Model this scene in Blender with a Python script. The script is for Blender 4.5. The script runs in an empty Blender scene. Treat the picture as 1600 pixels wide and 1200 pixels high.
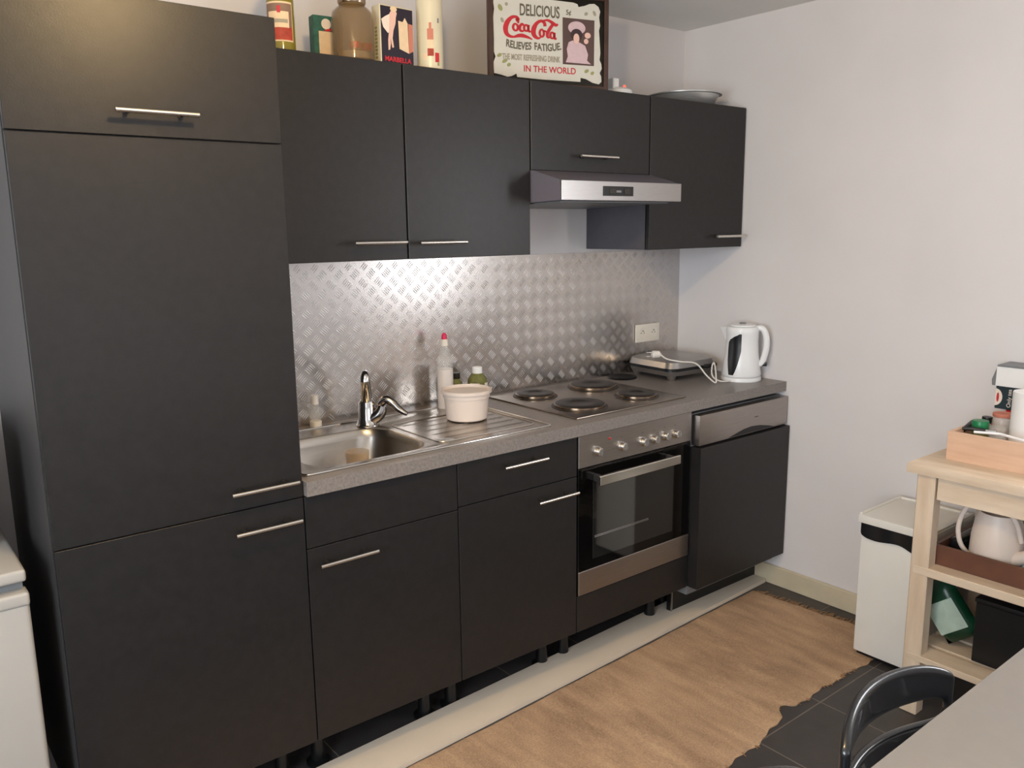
import bpy, bmesh, math, random
from math import sin, cos, pi, radians
from mathutils import Vector, Matrix, Euler
random.seed(7)
S = bpy.context.scene
COL = S.collection

# ------------------------------------------------------------------ camera
cam_d = bpy.data.cameras.new('camera'); cam = bpy.data.objects.new('camera', cam_d); COL.objects.link(cam)
cam_d.sensor_width = 36; cam_d.lens = 1304.86 / 1600 * 36; cam_d.clip_start = 0.02
_y, _p, _r = radians(-38.5699), radians(-10.6659), radians(-0.6529)
_f = Vector((-sin(_y)*cos(_p), cos(_y)*cos(_p), sin(_p))); _rt = Vector((cos(_y), sin(_y), 0)); _up = _rt.cross(_f)
_X = _rt*cos(_r) + _up*sin(_r); _Y = -_rt*sin(_r) + _up*cos(_r); _Z = -_f
cam.matrix_world = Matrix(((_X.x, _Y.x, _Z.x, -0.2967), (_X.y, _Y.y, _Z.y, -2.6147), (_X.z, _Y.z, _Z.z, 1.5855), (0, 0, 0, 1)))
S.camera = cam

# ------------------------------------------------------------------ world, lights, exposure
S.view_settings.view_transform = 'Standard'; S.view_settings.look = 'None'
S.view_settings.exposure = 0.06; S.view_settings.gamma = 1.0; S.view_settings.use_curve_mapping = False
W = bpy.data.worlds.new('world'); S.world = W; W.use_nodes = True
W.node_tree.nodes['Background'].inputs[0].default_value = (0.75, 0.85, 1.0, 1); W.node_tree.nodes['Background'].inputs[1].default_value = 0.6
def area(name, loc, rot, sx, sy, power, color):
    l = bpy.data.lights.new(name, 'AREA'); l.shape = 'RECTANGLE'; l.size = sx; l.size_y = sy; l.energy = power; l.color = color
    o = bpy.data.objects.new(name, l); o.location = loc; o.rotation_euler = rot; COL.objects.link(o); return o
# daylight through the window in the left wall, the small one in the right wall, plus soft fill from an added rear window (all outside the frame)
area('daylight_left', (-1.93, -2.45, 1.55), (0, radians(-90), 0), 1.3, 1.7, 84, (0.84, 0.925, 1.0))
area('daylight_right', (2.83, -2.36, 1.64), (0, radians(90), 0), 0.86, 0.44, 15, (0.95, 0.97, 1.0))
area('fill_rear', (0.9, -4.36, 1.35), (radians(90), 0, 0), 1.8, 1.8, 10, (0.97, 0.975, 1.0))
# warm ceiling bulb
pl = bpy.data.lights.new('ceiling_bulb', 'POINT'); pl.energy = 31; pl.color = (1.0, 0.69, 0.33); pl.shadow_soft_size = 0.055
plo = bpy.data.objects.new('ceiling_bulb', pl); plo.location = (0.42, -1.5, 2.30); COL.objects.link(plo)

# ------------------------------------------------------------------ materials
def srgb(r, g, b):
    f = lambda c: (c/255/12.92) if c/255 <= 0.04045 else ((c/255+0.055)/1.055)**2.4
    return (f(r), f(g), f(b), 1)
def mat(name, col, rough=0.5, metal=0.0, var=0.0, scale=8.0, bump=0.0, bscale=60.0, stretch=(1, 1, 1), trans=0.0, alpha=1.0, emit=0.0, col2=None, spec=0.5, ior=1.45, coat=0.0):
    m = bpy.data.materials.new(name); m.use_nodes = True; nt = m.node_tree; b = nt.nodes['Principled BSDF']
    c = srgb(*col); b.inputs['Base Color'].default_value = c; b.inputs['Roughness'].default_value = rough; b.inputs['Metallic'].default_value = metal
    b.inputs['Specular IOR Level'].default_value = spec; b.inputs['Transmission Weight'].default_value = trans; b.inputs['Alpha'].default_value = alpha
    b.inputs['IOR'].default_value = ior; b.inputs['Coat Weight'].default_value = coat
    if emit: b.inputs['Emission Color'].default_value = c; b.inputs['Emission Strength'].default_value = emit
    if var or col2 or bump:
        tc = nt.nodes.new('ShaderNodeTexCoord'); mp = nt.nodes.new('ShaderNodeMapping'); mp.inputs['Scale'].default_value = stretch
        nt.links.new(tc.outputs['Object'], mp.inputs['Vector'])
    if var or col2:
        n = nt.nodes.new('ShaderNodeTexNoise'); n.inputs['Scale'].default_value = scale; n.inputs['Detail'].default_value = 6
        nt.links.new(mp.outputs['Vector'], n.inputs['Vector'])
        cr = nt.nodes.new('ShaderNodeValToRGB'); cr.color_ramp.elements[0].position = 0.3; cr.color_ramp.elements[1].position = 0.7
        if col2: cr.color_ramp.elements[0].color = c; cr.color_ramp.elements[1].color = srgb(*col2)
        else:
            cr.color_ramp.elements[0].color = tuple(x*(1-var) for x in c[:3])+(1,); cr.color_ramp.elements[1].color = tuple(min(1, x*(1+var)) for x in c[:3])+(1,)
        nt.links.new(n.outputs['Fac'], cr.inputs['Fac']); nt.links.new(cr.outputs['Color'], b.inputs['Base Color'])
    if bump:
        n2 = nt.nodes.new('ShaderNodeTexNoise'); n2.inputs['Scale'].default_value = bscale; n2.inputs['Detail'].default_value = 4
        nt.links.new(mp.outputs['Vector'], n2.inputs['Vector'])
        bp = nt.nodes.new('ShaderNodeBump'); bp.inputs['Strength'].default_value = bump; bp.inputs['Distance'].default_value = 0.002
        nt.links.new(n2.outputs['Fac'], bp.inputs['Height']); nt.links.new(bp.outputs['Normal'], b.inputs['Normal'])
    return m
M = {}
M['wall'] = mat('wall_paint', (222, 217, 216), 0.85, var=0.03, scale=2.5, bump=0.15, bscale=35)
M['ceil'] = mat('ceiling_paint', (232, 230, 226), 0.9, var=0.02, scale=3)
M['front'] = mat('graphite_front', (36, 34, 34), 0.38, var=0.14, scale=45, bump=0.10, bscale=300, spec=0.42)
M['carcass'] = mat('graphite_carcass_daylit', (88, 86, 92), 0.5, var=0.06, scale=30, spec=0.4)  # graphite lightened and blued: daylight on the cabinet sides put into the colour
M['tallside'] = mat('graphite_side', (60, 58, 58), 0.5, var=0.06, scale=30, spec=0.4)
M['dark'] = mat('dark_interior_gap_shade', (14, 13, 13), 0.7)
M['steel'] = mat('brushed_steel', (176, 172, 170), 0.34, 1.0, var=0.06, scale=20, stretch=(1, 1, 40))
M['steelx'] = mat('brushed_steel_lengthwise', (170, 163, 158), 0.36, 1.0, var=0.05, scale=14, stretch=(1, 30, 30))
M['sinksteel'] = mat('sink_steel', (178, 170, 160), 0.27, 1.0, var=0.05, scale=12, stretch=(2, 20, 20))
M['alu'] = mat('tread_aluminium', (208, 203, 200), 0.25, 1.0, var=0.05, scale=4)
M['alubar'] = mat('tread_bar_aluminium', (208, 203, 200), 0.33, 1.0)
M['handle'] = mat('satin_nickel', (225, 220, 212), 0.25, 1.0)
M['chrome'] = mat('chrome', (225, 222, 218), 0.08, 1.0)
M['stand_chrome'] = mat('darker_chrome', (150, 145, 142), 0.22, 1.0)  # darker, rougher chrome for the tap lever
M['stand'] = mat('dark_standoff', (60, 56, 52), 0.4, 0.6)
M['worktop'] = mat('grey_laminate', (118, 111, 107), 0.36, col2=(142, 134, 129), scale=130)
M['hobsteel'] = mat('hob_steel', (150, 138, 126), 0.28, 1.0, var=0.08, scale=9)
M['iron'] = mat('cast_iron', (52, 44, 40), 0.38, 0.3, var=0.15, scale=30)
M['ring'] = mat('plate_ring', (160, 140, 120), 0.25, 1.0)
M['blackglass'] = mat('black_glass', (10, 9, 9), 0.06, spec=0.6)
M['smoke'] = mat('smoked_glass', (30, 29, 28), 0.05, spec=0.8, coat=0.6)
M['red'] = mat('red_plastic', (190, 25, 30), 0.35)
M['black'] = mat('black_plastic', (18, 18, 19), 0.35)
M['blacksoft'] = mat('black_foil', (22, 23, 26), 0.3, bump=0.8, bscale=18)
M['white'] = mat('white_plastic', (240, 240, 240), 0.25)
M['whitematt'] = mat('white_paper', (235, 234, 232), 0.85, bump=0.2, bscale=80)
M['cream'] = mat('cream_plastic', (232, 225, 212), 0.4)
M['fridge'] = mat('fridge_white', (178, 173, 166), 0.4, var=0.015)
M['binwhite'] = mat('bin_white', (232, 228, 220), 0.45, var=0.02)
M['board'] = mat('cream_board', (224, 209, 190), 0.6, var=0.03, scale=5)
M['boardedge'] = mat('board_edge', (150, 132, 112), 0.8)
M['base'] = mat('baseboard_paint', (205, 192, 165), 0.6, var=0.06, scale=12)
M['birch'] = mat('birch_wood', (206, 182, 156), 0.55, col2=(226, 206, 182), scale=5, stretch=(6, 1, 6), bump=0.1)
M['birchz'] = mat('birch_leg', (206, 182, 156), 0.55, col2=(224, 204, 180), scale=5, stretch=(6, 6, 1), bump=0.1)
M['ply'] = mat('beech_box', (206, 166, 138), 0.55, col2=(220, 184, 156), scale=6, stretch=(4, 1, 8))
M['brown'] = mat('brown_tray', (98, 62, 46), 0.5, var=0.2, scale=12)
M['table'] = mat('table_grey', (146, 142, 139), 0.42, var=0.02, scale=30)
M['chair'] = mat('black_lacquer', (24, 25, 28), 0.28, spec=0.7, coat=0.4)
M['chromeleg'] = mat('grey_tube', (90, 90, 92), 0.3, 1.0)
M['glass'] = mat('clear_glass', (236, 236, 232), 0.06, alpha=0.22)
M['brownglass'] = mat('amber_glass', (136, 108, 66), 0.10, alpha=0.42, spec=0.9)
M['greenglass'] = mat('olive_glass', (128, 118, 30), 0.08, spec=0.7)
M['milk'] = mat('milky_plastic', (232, 216, 204), 0.4, alpha=0.9)
M['label'] = mat('label_cream', (226, 200, 165), 0.6, var=0.05, scale=60)
M['labelred'] = mat('label_red', (168, 62, 44), 0.6, var=0.25, scale=50)
M['labelbrown'] = mat('label_taupe', (132, 105, 88), 0.6)
M['navy'] = mat('cover_black', (34, 24, 38), 0.45)
M['skinpink'] = mat('print_pink', (226, 186, 170), 0.6)
M['printwhite'] = mat('print_white', (232, 218, 204), 0.6)
M['printsalmon'] = mat('print_salmon', (196, 122, 100), 0.6)
M['printred'] = mat('print_red', (190, 40, 50), 0.5)
M['teal'] = mat('print_teal', (44, 96, 84), 0.5, var=0.3, scale=60)
M['tin'] = mat('tin_cream', (214, 204, 176), 0.3, var=0.03, scale=10, spec=0.6)
M['frame'] = mat('walnut_frame', (70, 48, 38), 0.4, var=0.2, scale=20)
M['mirror'] = mat('dark_mirror', (40, 36, 30), 0.12, 0.6)
M['card'] = mat('printed_card', (206, 202, 190), 0.5, var=0.02, scale=30)
M['ink'] = mat('print_grey', (98, 90, 76), 0.6)
M['inklight'] = mat('print_light_grey', (158, 150, 132), 0.6)
M['leaf'] = mat('print_olive', (150, 150, 100), 0.6)
M['portrait'] = mat('print_brown', (88, 66, 62), 0.6)
M['hair'] = mat('print_hair', (62, 44, 44), 0.6)
M['lilac'] = mat('print_lilac', (205, 178, 182), 0.6, var=0.05, scale=80)
M['tealbox'] = mat('tea_box_green', (28, 46, 52), 0.5, var=0.15, scale=20)
M['green'] = mat('green_plastic', (24, 120, 72), 0.35)
M['greendark'] = mat('green_packet', (16, 58, 38), 0.3, var=0.15, scale=15, bump=0.5, bscale=12)
M['greenlabel'] = mat('packet_label', (170, 190, 178), 0.5, var=0.2, scale=14)
M['greyplastic'] = mat('grey_plastic', (120, 122, 124), 0.4)  # plain mid grey shared by several small parts
M['gadgetred'] = mat('red_lamp', (255, 70, 50), 0.4, emit=3.0)
M['basin'] = mat('tin_basin', (200, 200, 198), 0.38, 0.75)
M['herbs'] = mat('green_herbs', (112, 112, 62), 0.7, var=0.3, scale=60)
M['pink'] = mat('pink_cap', (222, 44, 92), 0.35)
M['soap'] = mat('white_soap', (235, 224, 218), 0.4)
M['amberplastic'] = mat('amber_plastic', (206, 170, 124), 0.2, alpha=0.32)
M['hooddaylit'] = mat('hood_daylit_grey', (108, 104, 114), 0.45, 0.1)  # bluish daylight on the steel body is put into this grey
M['grillsilver'] = mat('grill_silver', (170, 166, 163), 0.32, 0.85, var=0.04, scale=10)
M['cable'] = mat('white_cable', (228, 222, 214), 0.4)
M['fringe'] = mat('rug_fringe', (150, 116, 84), 0.9)

def rug_mat():
    m = bpy.data.materials.new('jute_weave'); m.use_nodes = True; nt = m.node_tree; b = nt.nodes['Principled BSDF']; L = nt.links
    tc = nt.nodes.new('ShaderNodeTexCoord')
    def noise(scale, st, det=5):
        mp = nt.nodes.new('ShaderNodeMapping'); mp.inputs['Scale'].default_value = st; L.new(tc.outputs['Object'], mp.inputs['Vector'])
        n = nt.nodes.new('ShaderNodeTexNoise'); n.inputs['Scale'].default_value = scale; n.inputs['Detail'].default_value = det
        L.new(mp.outputs['Vector'], n.inputs['Vector']); return n
    n1 = noise(5, (3.0, 0.7, 1)); n4 = noise(9, (2.2, 0.5, 1), 3); n2 = noise(170, (1.3, 0.8, 1), 3); n3 = noise(3, (1, 1, 1))
    a = nt.nodes.new('ShaderNodeMath'); a.operation = 'ADD'; L.new(n4.outputs['Fac'], a.inputs[0]); L.new(n2.outputs['Fac'], a.inputs[1])
    a2 = nt.nodes.new('ShaderNodeMath'); a2.operation = 'ADD'; L.new(a.outputs[0], a2.inputs[0]); L.new(n3.outputs['Fac'], a2.inputs[1])
    d = nt.nodes.new('ShaderNodeMath'); d.operation = 'DIVIDE'; L.new(a2.outputs[0], d.inputs[0]); d.inputs[1].default_value = 3
    cr = nt.nodes.new('ShaderNodeValToRGB'); cr.color_ramp.elements[0].position = 0.34; cr.color_ramp.elements[1].position = 0.66
    cr.color_ramp.elements[0].color = srgb(146, 115, 90); cr.color_ramp.elements[1].color = srgb(212, 177, 141)
    L.new(d.outputs[0], cr.inputs['Fac']); L.new(cr.outputs['Color'], b.inputs['Base Color']); b.inputs['Roughness'].default_value = 0.95
    bp = nt.nodes.new('ShaderNodeBump'); bp.inputs['Strength'].default_value = 0.6; bp.inputs['Distance'].default_value = 0.004
    L.new(n2.outputs['Fac'], bp.inputs['Height']); L.new(bp.outputs['Normal'], b.inputs['Normal']); return m
M['rug'] = rug_mat()
def tile_mat():
    m = bpy.data.materials.new('slate_tiles'); m.use_nodes = True; nt = m.node_tree; b = nt.nodes['Principled BSDF']; L = nt.links
    tc = nt.nodes.new('ShaderNodeTexCoord'); mp = nt.nodes.new('ShaderNodeMapping')
    mp.inputs['Location'].default_value = (-0.017, 0.50, 0); L.new(tc.outputs['Object'], mp.inputs['Vector'])
    br = nt.nodes.new('ShaderNodeTexBrick'); br.offset = 0.0; br.squash = 1.0
    br.inputs['Scale'].default_value = 1.0; br.inputs['Brick Width'].default_value = 0.348; br.inputs['Row Height'].default_value = 0.375
    br.inputs['Mortar Size'].default_value = 0.0022; br.inputs['Mortar Smooth'].default_value = 0.2
    br.inputs['Color1'].default_value = srgb(62, 58, 57); br.inputs['Color2'].default_value = srgb(72, 67, 65); br.inputs['Mortar'].default_value = srgb(118, 108, 98)
    L.new(mp.outputs['Vector'], br.inputs['Vector'])
    n = nt.nodes.new('ShaderNodeTexNoise'); n.inputs['Scale'].default_value = 14; n.inputs['Detail'].default_value = 8; L.new(tc.outputs['Object'], n.inputs['Vector'])
    mx = nt.nodes.new('ShaderNodeMix'); mx.data_type = 'RGBA'; mx.blend_type = 'OVERLAY'; mx.inputs['Factor'].default_value = 0.35
    L.new(br.outputs['Color'], mx.inputs['A']); L.new(n.outputs['Fac'], mx.inputs['B']); L.new(mx.outputs['Result'], b.inputs['Base Color'])
    b.inputs['Roughness'].default_value = 0.45
    bp = nt.nodes.new('ShaderNodeBump'); bp.inputs['Strength'].default_value = 0.3; bp.inputs['Distance'].default_value = 0.002; bp.invert = True
    L.new(br.outputs['Fac'], bp.inputs['Height']); L.new(bp.outputs['Normal'], b.inputs['Normal']); return m
M['tile'] = tile_mat()

# ------------------------------------------------------------------ mesh helpers
def box(bm, x0, x1, y0, y1, z0, z1, bev=0.0, seg=2, rot=None):
    vs = [bm.verts.new((x, y, z)) for x in (x0, x1) for y in (y0, y1) for z in (z0, z1)]
    q = [(0, 1, 3, 2), (4, 6, 7, 5), (0, 4, 5, 1), (2, 3, 7, 6), (0, 2, 6, 4), (1, 5, 7, 3)]
    fs = [bm.faces.new([vs[i] for i in f]) for f in q]
    if rot:
        c = Vector(((x0+x1)/2, (y0+y1)/2, (z0+z1)/2)); bmesh.ops.rotate(bm, verts=vs, cent=c, matrix=Euler(rot).to_matrix())
    if bev:
        es = list({e for f in fs for e in f.edges}); bmesh.ops.bevel(bm, geom=es, offset=bev, segments=seg, affect='EDGES', profile=0.6)
def frame_dirs(d):
    d = d.normalized(); a = Vector((0, 0, 1)) if abs(d.z) < 0.9 else Vector((1, 0, 0)); u = d.cross(a).normalized(); return u, d.cross(u)
def tube(bm, pts, r, seg=10, caps=True, smooth=0, closed=False):
    P = [Vector(p) for p in pts]; R = list(r) if isinstance(r, (list, tuple)) else [r]*len(P)
    if smooth:
        n = len(P); Q = []; RR = []; rng = n if closed else n-1
        for i in range(rng):
            p0 = P[(i-1) % n] if closed or i > 0 else P[0]; p1 = P[i]; p2 = P[(i+1) % n]; p3 = P[(i+2) % n] if closed or i+2 < n else P[-1]
            for k in range(smooth):
                t = k/smooth; Q.append(0.5*((2*p1)+(-p0+p2)*t+(2*p0-5*p1+4*p2-p3)*t*t+(-p0+3*p1-3*p2+p3)*t**3)); RR.append(R[i]*(1-t)+R[(i+1) % n]*t)
        if not closed: Q.append(P[-1]); RR.append(R[-1])
        P, R = Q, RR
    n = len(P); rings = []; u = None
    for i in range(n):
        if closed: d = P[(i+1) % n]-P[i-1]
        else: d = P[min(i+1, n-1)]-P[max(i-1, 0)]
        d.normalize()
        if u is None: u, v = frame_dirs(d)
        else:
            u = (u-d*u.dot(d)).normalized(); v = d.cross(u)
        rings.append([bm.verts.new(P[i]+(u*cos(2*pi*k/seg)+v*sin(2*pi*k/seg))*R[i]) for k in range(seg)])
    for i in range(n if closed else n-1):
        a, b = rings[i], rings[(i+1) % n]
        for k in range(seg): bm.faces.new((a[k], a[(k+1) % seg], b[(k+1) % seg], b[k]))
    if caps and not closed:
        bm.faces.new(rings[0][::-1]); bm.faces.new(rings[-1])
def cyl(bm, p0, p1, r0, r1=None, seg=24):
    tube(bm, [p0, p1], [r0, r0 if r1 is None else r1], seg)
def lathe(bm, prof, c=(0, 0, 0), seg=32, axis='z', a0=0, a1=2*pi, cap=True, sx=1.0, sy=1.0):
    full = abs(a1-a0-2*pi) < 1e-6; n = seg if full else seg+1; rings = []
    for (r, h) in prof:
        ring = []
        for k in range(n):
            a = a0+(a1-a0)*k/seg; x, y = r*cos(a)*sx, r*sin(a)*sy
            p = (c[0]+x, c[1]+y, c[2]+h) if axis == 'z' else ((c[0]+x, c[1]-h, c[2]+y))
            ring.append(bm.verts.new(p))
        rings.append(ring)
    for i in range(len(rings)-1):
        a, b = rings[i], rings[i+1]
        for k in range(seg):
            k2 = (k+1) % n
            bm.faces.new((a[k], a[k2], b[k2], b[k]))
    if cap and full:
        if prof[0][0] > 1e-6: bm.faces.new(rings[0][::-1])
        if prof[-1][0] > 1e-6: bm.faces.new(rings[-1])
def prism(bm, pts, h0, h1, plane='xz'):
    """outline in a plane, extruded; xz: y from h0 to h1; xy: z; yz: x"""
    f = {'xz': lambda a, b, h: (a, h, b), 'xy': lambda a, b, h: (a, b, h), 'yz': lambda a, b, h: (h, a, b)}[plane]
    A = [bm.verts.new(f(a, b, h0)) for a, b in pts]; B = [bm.verts.new(f(a, b, h1)) for a, b in pts]; n = len(pts)
    bm.faces.new(A[::-1]); bm.faces.new(B)
    for i in range(n): bm.faces.new((A[i], A[(i+1) % n], B[(i+1) % n], B[i]))
def rrect(x0, x1, y0, y1, r, seg=6):
    out = []
    for cx, cy, a in ((x1-r, y1-r, 0), (x0+r, y1-r, 90), (x0+r, y0+r, 180), (x1-r, y0+r, 270)):
        for k in range(seg+1): t = radians(a+90*k/seg); out.append((cx+r*cos(t), cy+r*sin(t)))
    return out
def ell(cx, cy, rx, ry, n=20, rot=0):
    return [(cx+rx*cos(2*pi*k/n)*cos(rot)-ry*sin(2*pi*k/n)*sin(rot), cy+rx*cos(2*pi*k/n)*sin(rot)+ry*sin(2*pi*k/n)*cos(rot)) for k in range(n)]
def obj(name, bm, m, parent=None, angle=35, **kw):
    bmesh.ops.recalc_face_normals(bm, faces=bm.faces[:]); me = bpy.data.meshes.new(name); bm.to_mesh(me); bm.free()
    me.polygons.foreach_set('use_smooth', [True]*len(me.polygons)); me.set_sharp_from_angle(angle=radians(angle)); me.materials.append(m)
    o = bpy.data.objects.new(name, me); COL.objects.link(o)
    if parent: o.parent = parent
    for k, v in kw.items(): o[k] = v
    return o
def new(): return bmesh.new()
def mk(name, m, parent, fn, *a, **k):
    bm = new(); fn(bm, *a, **k); return obj(name, bm, m, parent)
def bx(name, m, parent, *a, **k):
    return mk(name, m, parent, box, *a, **k)
def thing(name, label, cat, loc=(0, 0, 0), rz=0, group=None):
    o = bpy.data.objects.new(name, None); COL.objects.link(o); o.location = loc; o.rotation_euler = (0, 0, rz); o.empty_display_size = 0.05
    o['label'] = label; o['category'] = cat
    if group: o['group'] = group
    return o
def tag(o, label, cat, group=None):
    o['label'] = label; o['category'] = cat
    if group: o['group'] = group
    return o
def struct(name, bm, m):
    o = obj(name, bm, m); o['kind'] = 'structure'; return o
def text(name, s, size, m, parent, loc, rot=(pi/2, 0, 0), ext=0.0004, sx=1.0, shear=0.0, off=0.0, sp=1.0, bend=0.0, align='CENTER', taper=None):
    c = bpy.data.curves.new('t', 'FONT'); c.body = s; c.size = size; c.extrude = ext; c.align_x = align; c.align_y = 'CENTER'; c.shear = shear; c.offset = off; c.space_character = sp
    t = bpy.data.objects.new('t', c); COL.objects.link(t); dg = bpy.context.evaluated_depsgraph_get(); dg.update()
    me = bpy.data.meshes.new_from_object(t.evaluated_get(dg)); bpy.data.objects.remove(t); bpy.data.curves.remove(c)
    for v in me.vertices:
        x, y = v.co.x*sx, v.co.y
        v.co.x = x; v.co.y = y + bend*x*x
    if taper:
        for v in me.vertices: v.co.y *= taper(v.co.x)
    me.materials.clear(); me.materials.append(m); me.name = name
    o = bpy.data.objects.new(name, me); COL.objects.link(o); o.parent = parent; o.location = loc; o.rotation_euler = rot; return o
def smoothmod(o, lv=2):
    s = o.modifiers.new('sub', 'SUBSURF'); s.levels = lv; s.render_levels = lv; return o

# ------------------------------------------------------------------ room shell
XW, YB, ZC = 2.805, 0.0, 2.438
XL, YR = -1.9, -4.3
bm = new(); box(bm, XL-.1, XW+.15, YR-.1, YB+.1, -.08, 0); struct('floor', bm, M['tile'])
bm = new(); box(bm, XL-.1, XW+.15, YR-.1, YB+.1, ZC, ZC+.08); struct('ceiling', bm, M['ceil'])
bm = new(); box(bm, XL-.1, XW+.15, YB, YB+.1, 0, ZC); struct('wall_back', bm, M['wall'])
bm = new(); ly0, ly1, lz0, lz1 = -3.3, -1.6, .9, 2.2
box(bm, XL-.1, XL, ly1, YB, 0, ZC); box(bm, XL-.1, XL, YR, ly0, 0, ZC); box(bm, XL-.1, XL, ly0, ly1, 0, lz0); box(bm, XL-.1, XL, ly0, ly1, lz1, ZC); struct('wall_left', bm, M['wall'])
bm = new()
for a in (ly0, (ly0+ly1)/2-.03, ly1-.06): box(bm, XL-.09, XL-.05, a, a+.06, lz0, lz1)
box(bm, XL-.09, XL-.05, ly0, ly1, lz0, lz0+.06); box(bm, XL-.09, XL-.05, ly0, ly1, lz1-.06, lz1)
struct('window_3', bm, M['white'])
wy0, wy1, wz0, wz1 = -2.62, -2.10, 1.16, 2.12      # window in the right wall, past the right edge of the photo
bm = new()
box(bm, XW, XW+.15, wy1, YB, 0, ZC); box(bm, XW, XW+.15, YR, wy0, 0, ZC); box(bm, XW, XW+.15, wy0, wy1, 0, wz0); box(bm, XW, XW+.15, wy0, wy1, wz1, ZC)
struct('wall_right', bm, M['wall'])
bm = new()
rx0, rx1, rz1 = -.05, 1.85, 2.3
box(bm, XL, rx0, YR-.1, YR, 0, ZC); box(bm, rx1, XW, YR-.1, YR, 0, ZC); box(bm, rx0, rx1, YR-.1, YR, rz1, ZC); box(bm, rx0, rx1, YR-.1, YR, 0, .36)
struct('wall_rear', bm, M['wall'])
bm = new()
for a, b in ((wy0, wy0+.05), (wy1-.05, wy1)): box(bm, XW+.06, XW+.11, a, b, wz0, wz1)
box(bm, XW+.06, XW+.11, wy0, wy1, wz0, wz0+.05); box(bm, XW+.06, XW+.11, wy0, wy1, wz1-.05, wz1)
struct('window_1', bm, M['white'])
bm = new()
for a in (rx0, (rx0+rx1)/2-.03, rx1-.06): box(bm, a, a+.06, YR-.09, YR-.05, .36, rz1)
box(bm, rx0, rx1, YR-.09, YR-.05, .36, .42); box(bm, rx0, rx1, YR-.09, YR-.05, rz1-.06, rz1)
struct('rear_fill_window', bm, M['white'])  # unseen rear window, added to carry the soft fill light
bm = new(); box(bm, XW-.014, XW, YR, -.02, 0, .088, .003, 1); struct('baseboard_right', bm, M['base'])

# ------------------------------------------------------------------ fitted kitchen
F = 0.5907; U = 0.352; ZW = 0.9235; T = 0.018
def bar_handle(parent, x0, x1, y, z, so=0.036, r=0.0052):
    bm = new(); tube(bm, [(x0, y-so, z), (x1, y-so, z)], r, 12)
    h = obj('handle', bm, M['handle'], parent)
    L_ = x1-x0
    for t in (0.17, 0.83):
        bm = new(); cyl(bm, (x0+L_*t, y-so, z), (x0+L_*t, y, z), 0.0042, seg=10); cyl(bm, (x0+L_*t, y-.004, z), (x0+L_*t, y, z), 0.007, seg=12)
        obj('handle_post', bm, M['stand'], h)
    return h
def door(parent, x0, x1, z0, z1, yf, hz=None, hx=None, name='door', gap=.0018):
    d = bx(name, M['front'], parent, x0+gap, x1-gap, -yf, -yf+T, z0, z1, .0012, 1)
    if hz is not None: bar_handle(d, hx[0], hx[1], -yf, hz)
    return d
def legs(parent, xs, ys=(-.46, -.08)):
    for x in xs:
        for y in ys:
            bm = new(); lathe(bm, [(.036, 0), (.036, .008), (.022, .014), (.019, .07), (.019, .12), (.03, .125), (.03, .158)], (x, y, 0), 20)
            obj('leg', bm, M['black'], parent)

# tall fridge cabinet
t = thing('tall_cabinet', 'tall graphite fridge cabinet with one flap door above two doors', 'cabinet')
bm = new(); box(bm, 0, .6, -F+T+.001, -.003, .158, 2.0864); obj('body', bm, M['tallside'], t)
door(t, 0, .6, 1.7935, 2.0864, F, 1.843, (.21, .388))
door(t, 0, .6, .8825, 1.7905, F, .9355, (.397, .575))
door(t, 0, .6, .158, .8795, F, .8295, (.400, .577))
legs(t, (.06, .54))
# sink base cabinet
t = thing('base_cabinet', 'graphite base cabinet under the sink, plain top panel and one door', 'cabinet', (.6, 0, 0))
bm = new(); box(bm, 0.001, .02, -F+T+.001, -.003, .158, .8815); box(bm, .48, .499, -F+T+.001, -.003, .158, .8815); box(bm, 0, .5, -F+T+.001, -.003, .158, .176); box(bm, 0, .5, -.02, -.003, .158, .6); box(bm, 0, .5, -F+T+.001, -F+.04, .7, .86)
obj('body', bm, M['carcass'], t)
door(t, 0, .5, .7325, .8795, F, name='false_drawer_front'); door(t, 0, .5, .158, .7295, F, .6875, (.022, .199))
legs(t, (.055, .435))
# drawer cabinet
t = thing('base_cabinet', 'graphite base cabinet beside the oven with a drawer over a door', 'cabinet', (1.1, 0, 0))
bm = new(); box(bm, 0.001, .499, -F+T+.001, -.003, .158, .8815); obj('body', bm, M['carcass'], t)
door(t, 0, .5, .7395, .8795, F, .840, (.158, .337), 'drawer'); door(t, 0, .5, .158, .7365, F, .6935, (.298, .475))
legs(t, (.04, .445))
# oven housing
t = thing('oven_cabinet', 'graphite housing cabinet around the oven with a plain filler panel below', 'cabinet', (1.6, 0, 0))
bm = new(); box(bm, .001, .018, -F+T+.02, -.003, .158, .8815); box(bm, .582, .599, -F+T+.02, -.003, .158, .8815); box(bm, .018, .582, -F+T+.02, -.003, .158, .285)
obj('body', bm, M['carcass'], t)
bx('filler_panel', M['front'], t, .002, .598, -F, -F+T, .158, .292, .0012, 1)
legs(t, (.05, .53))
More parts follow.
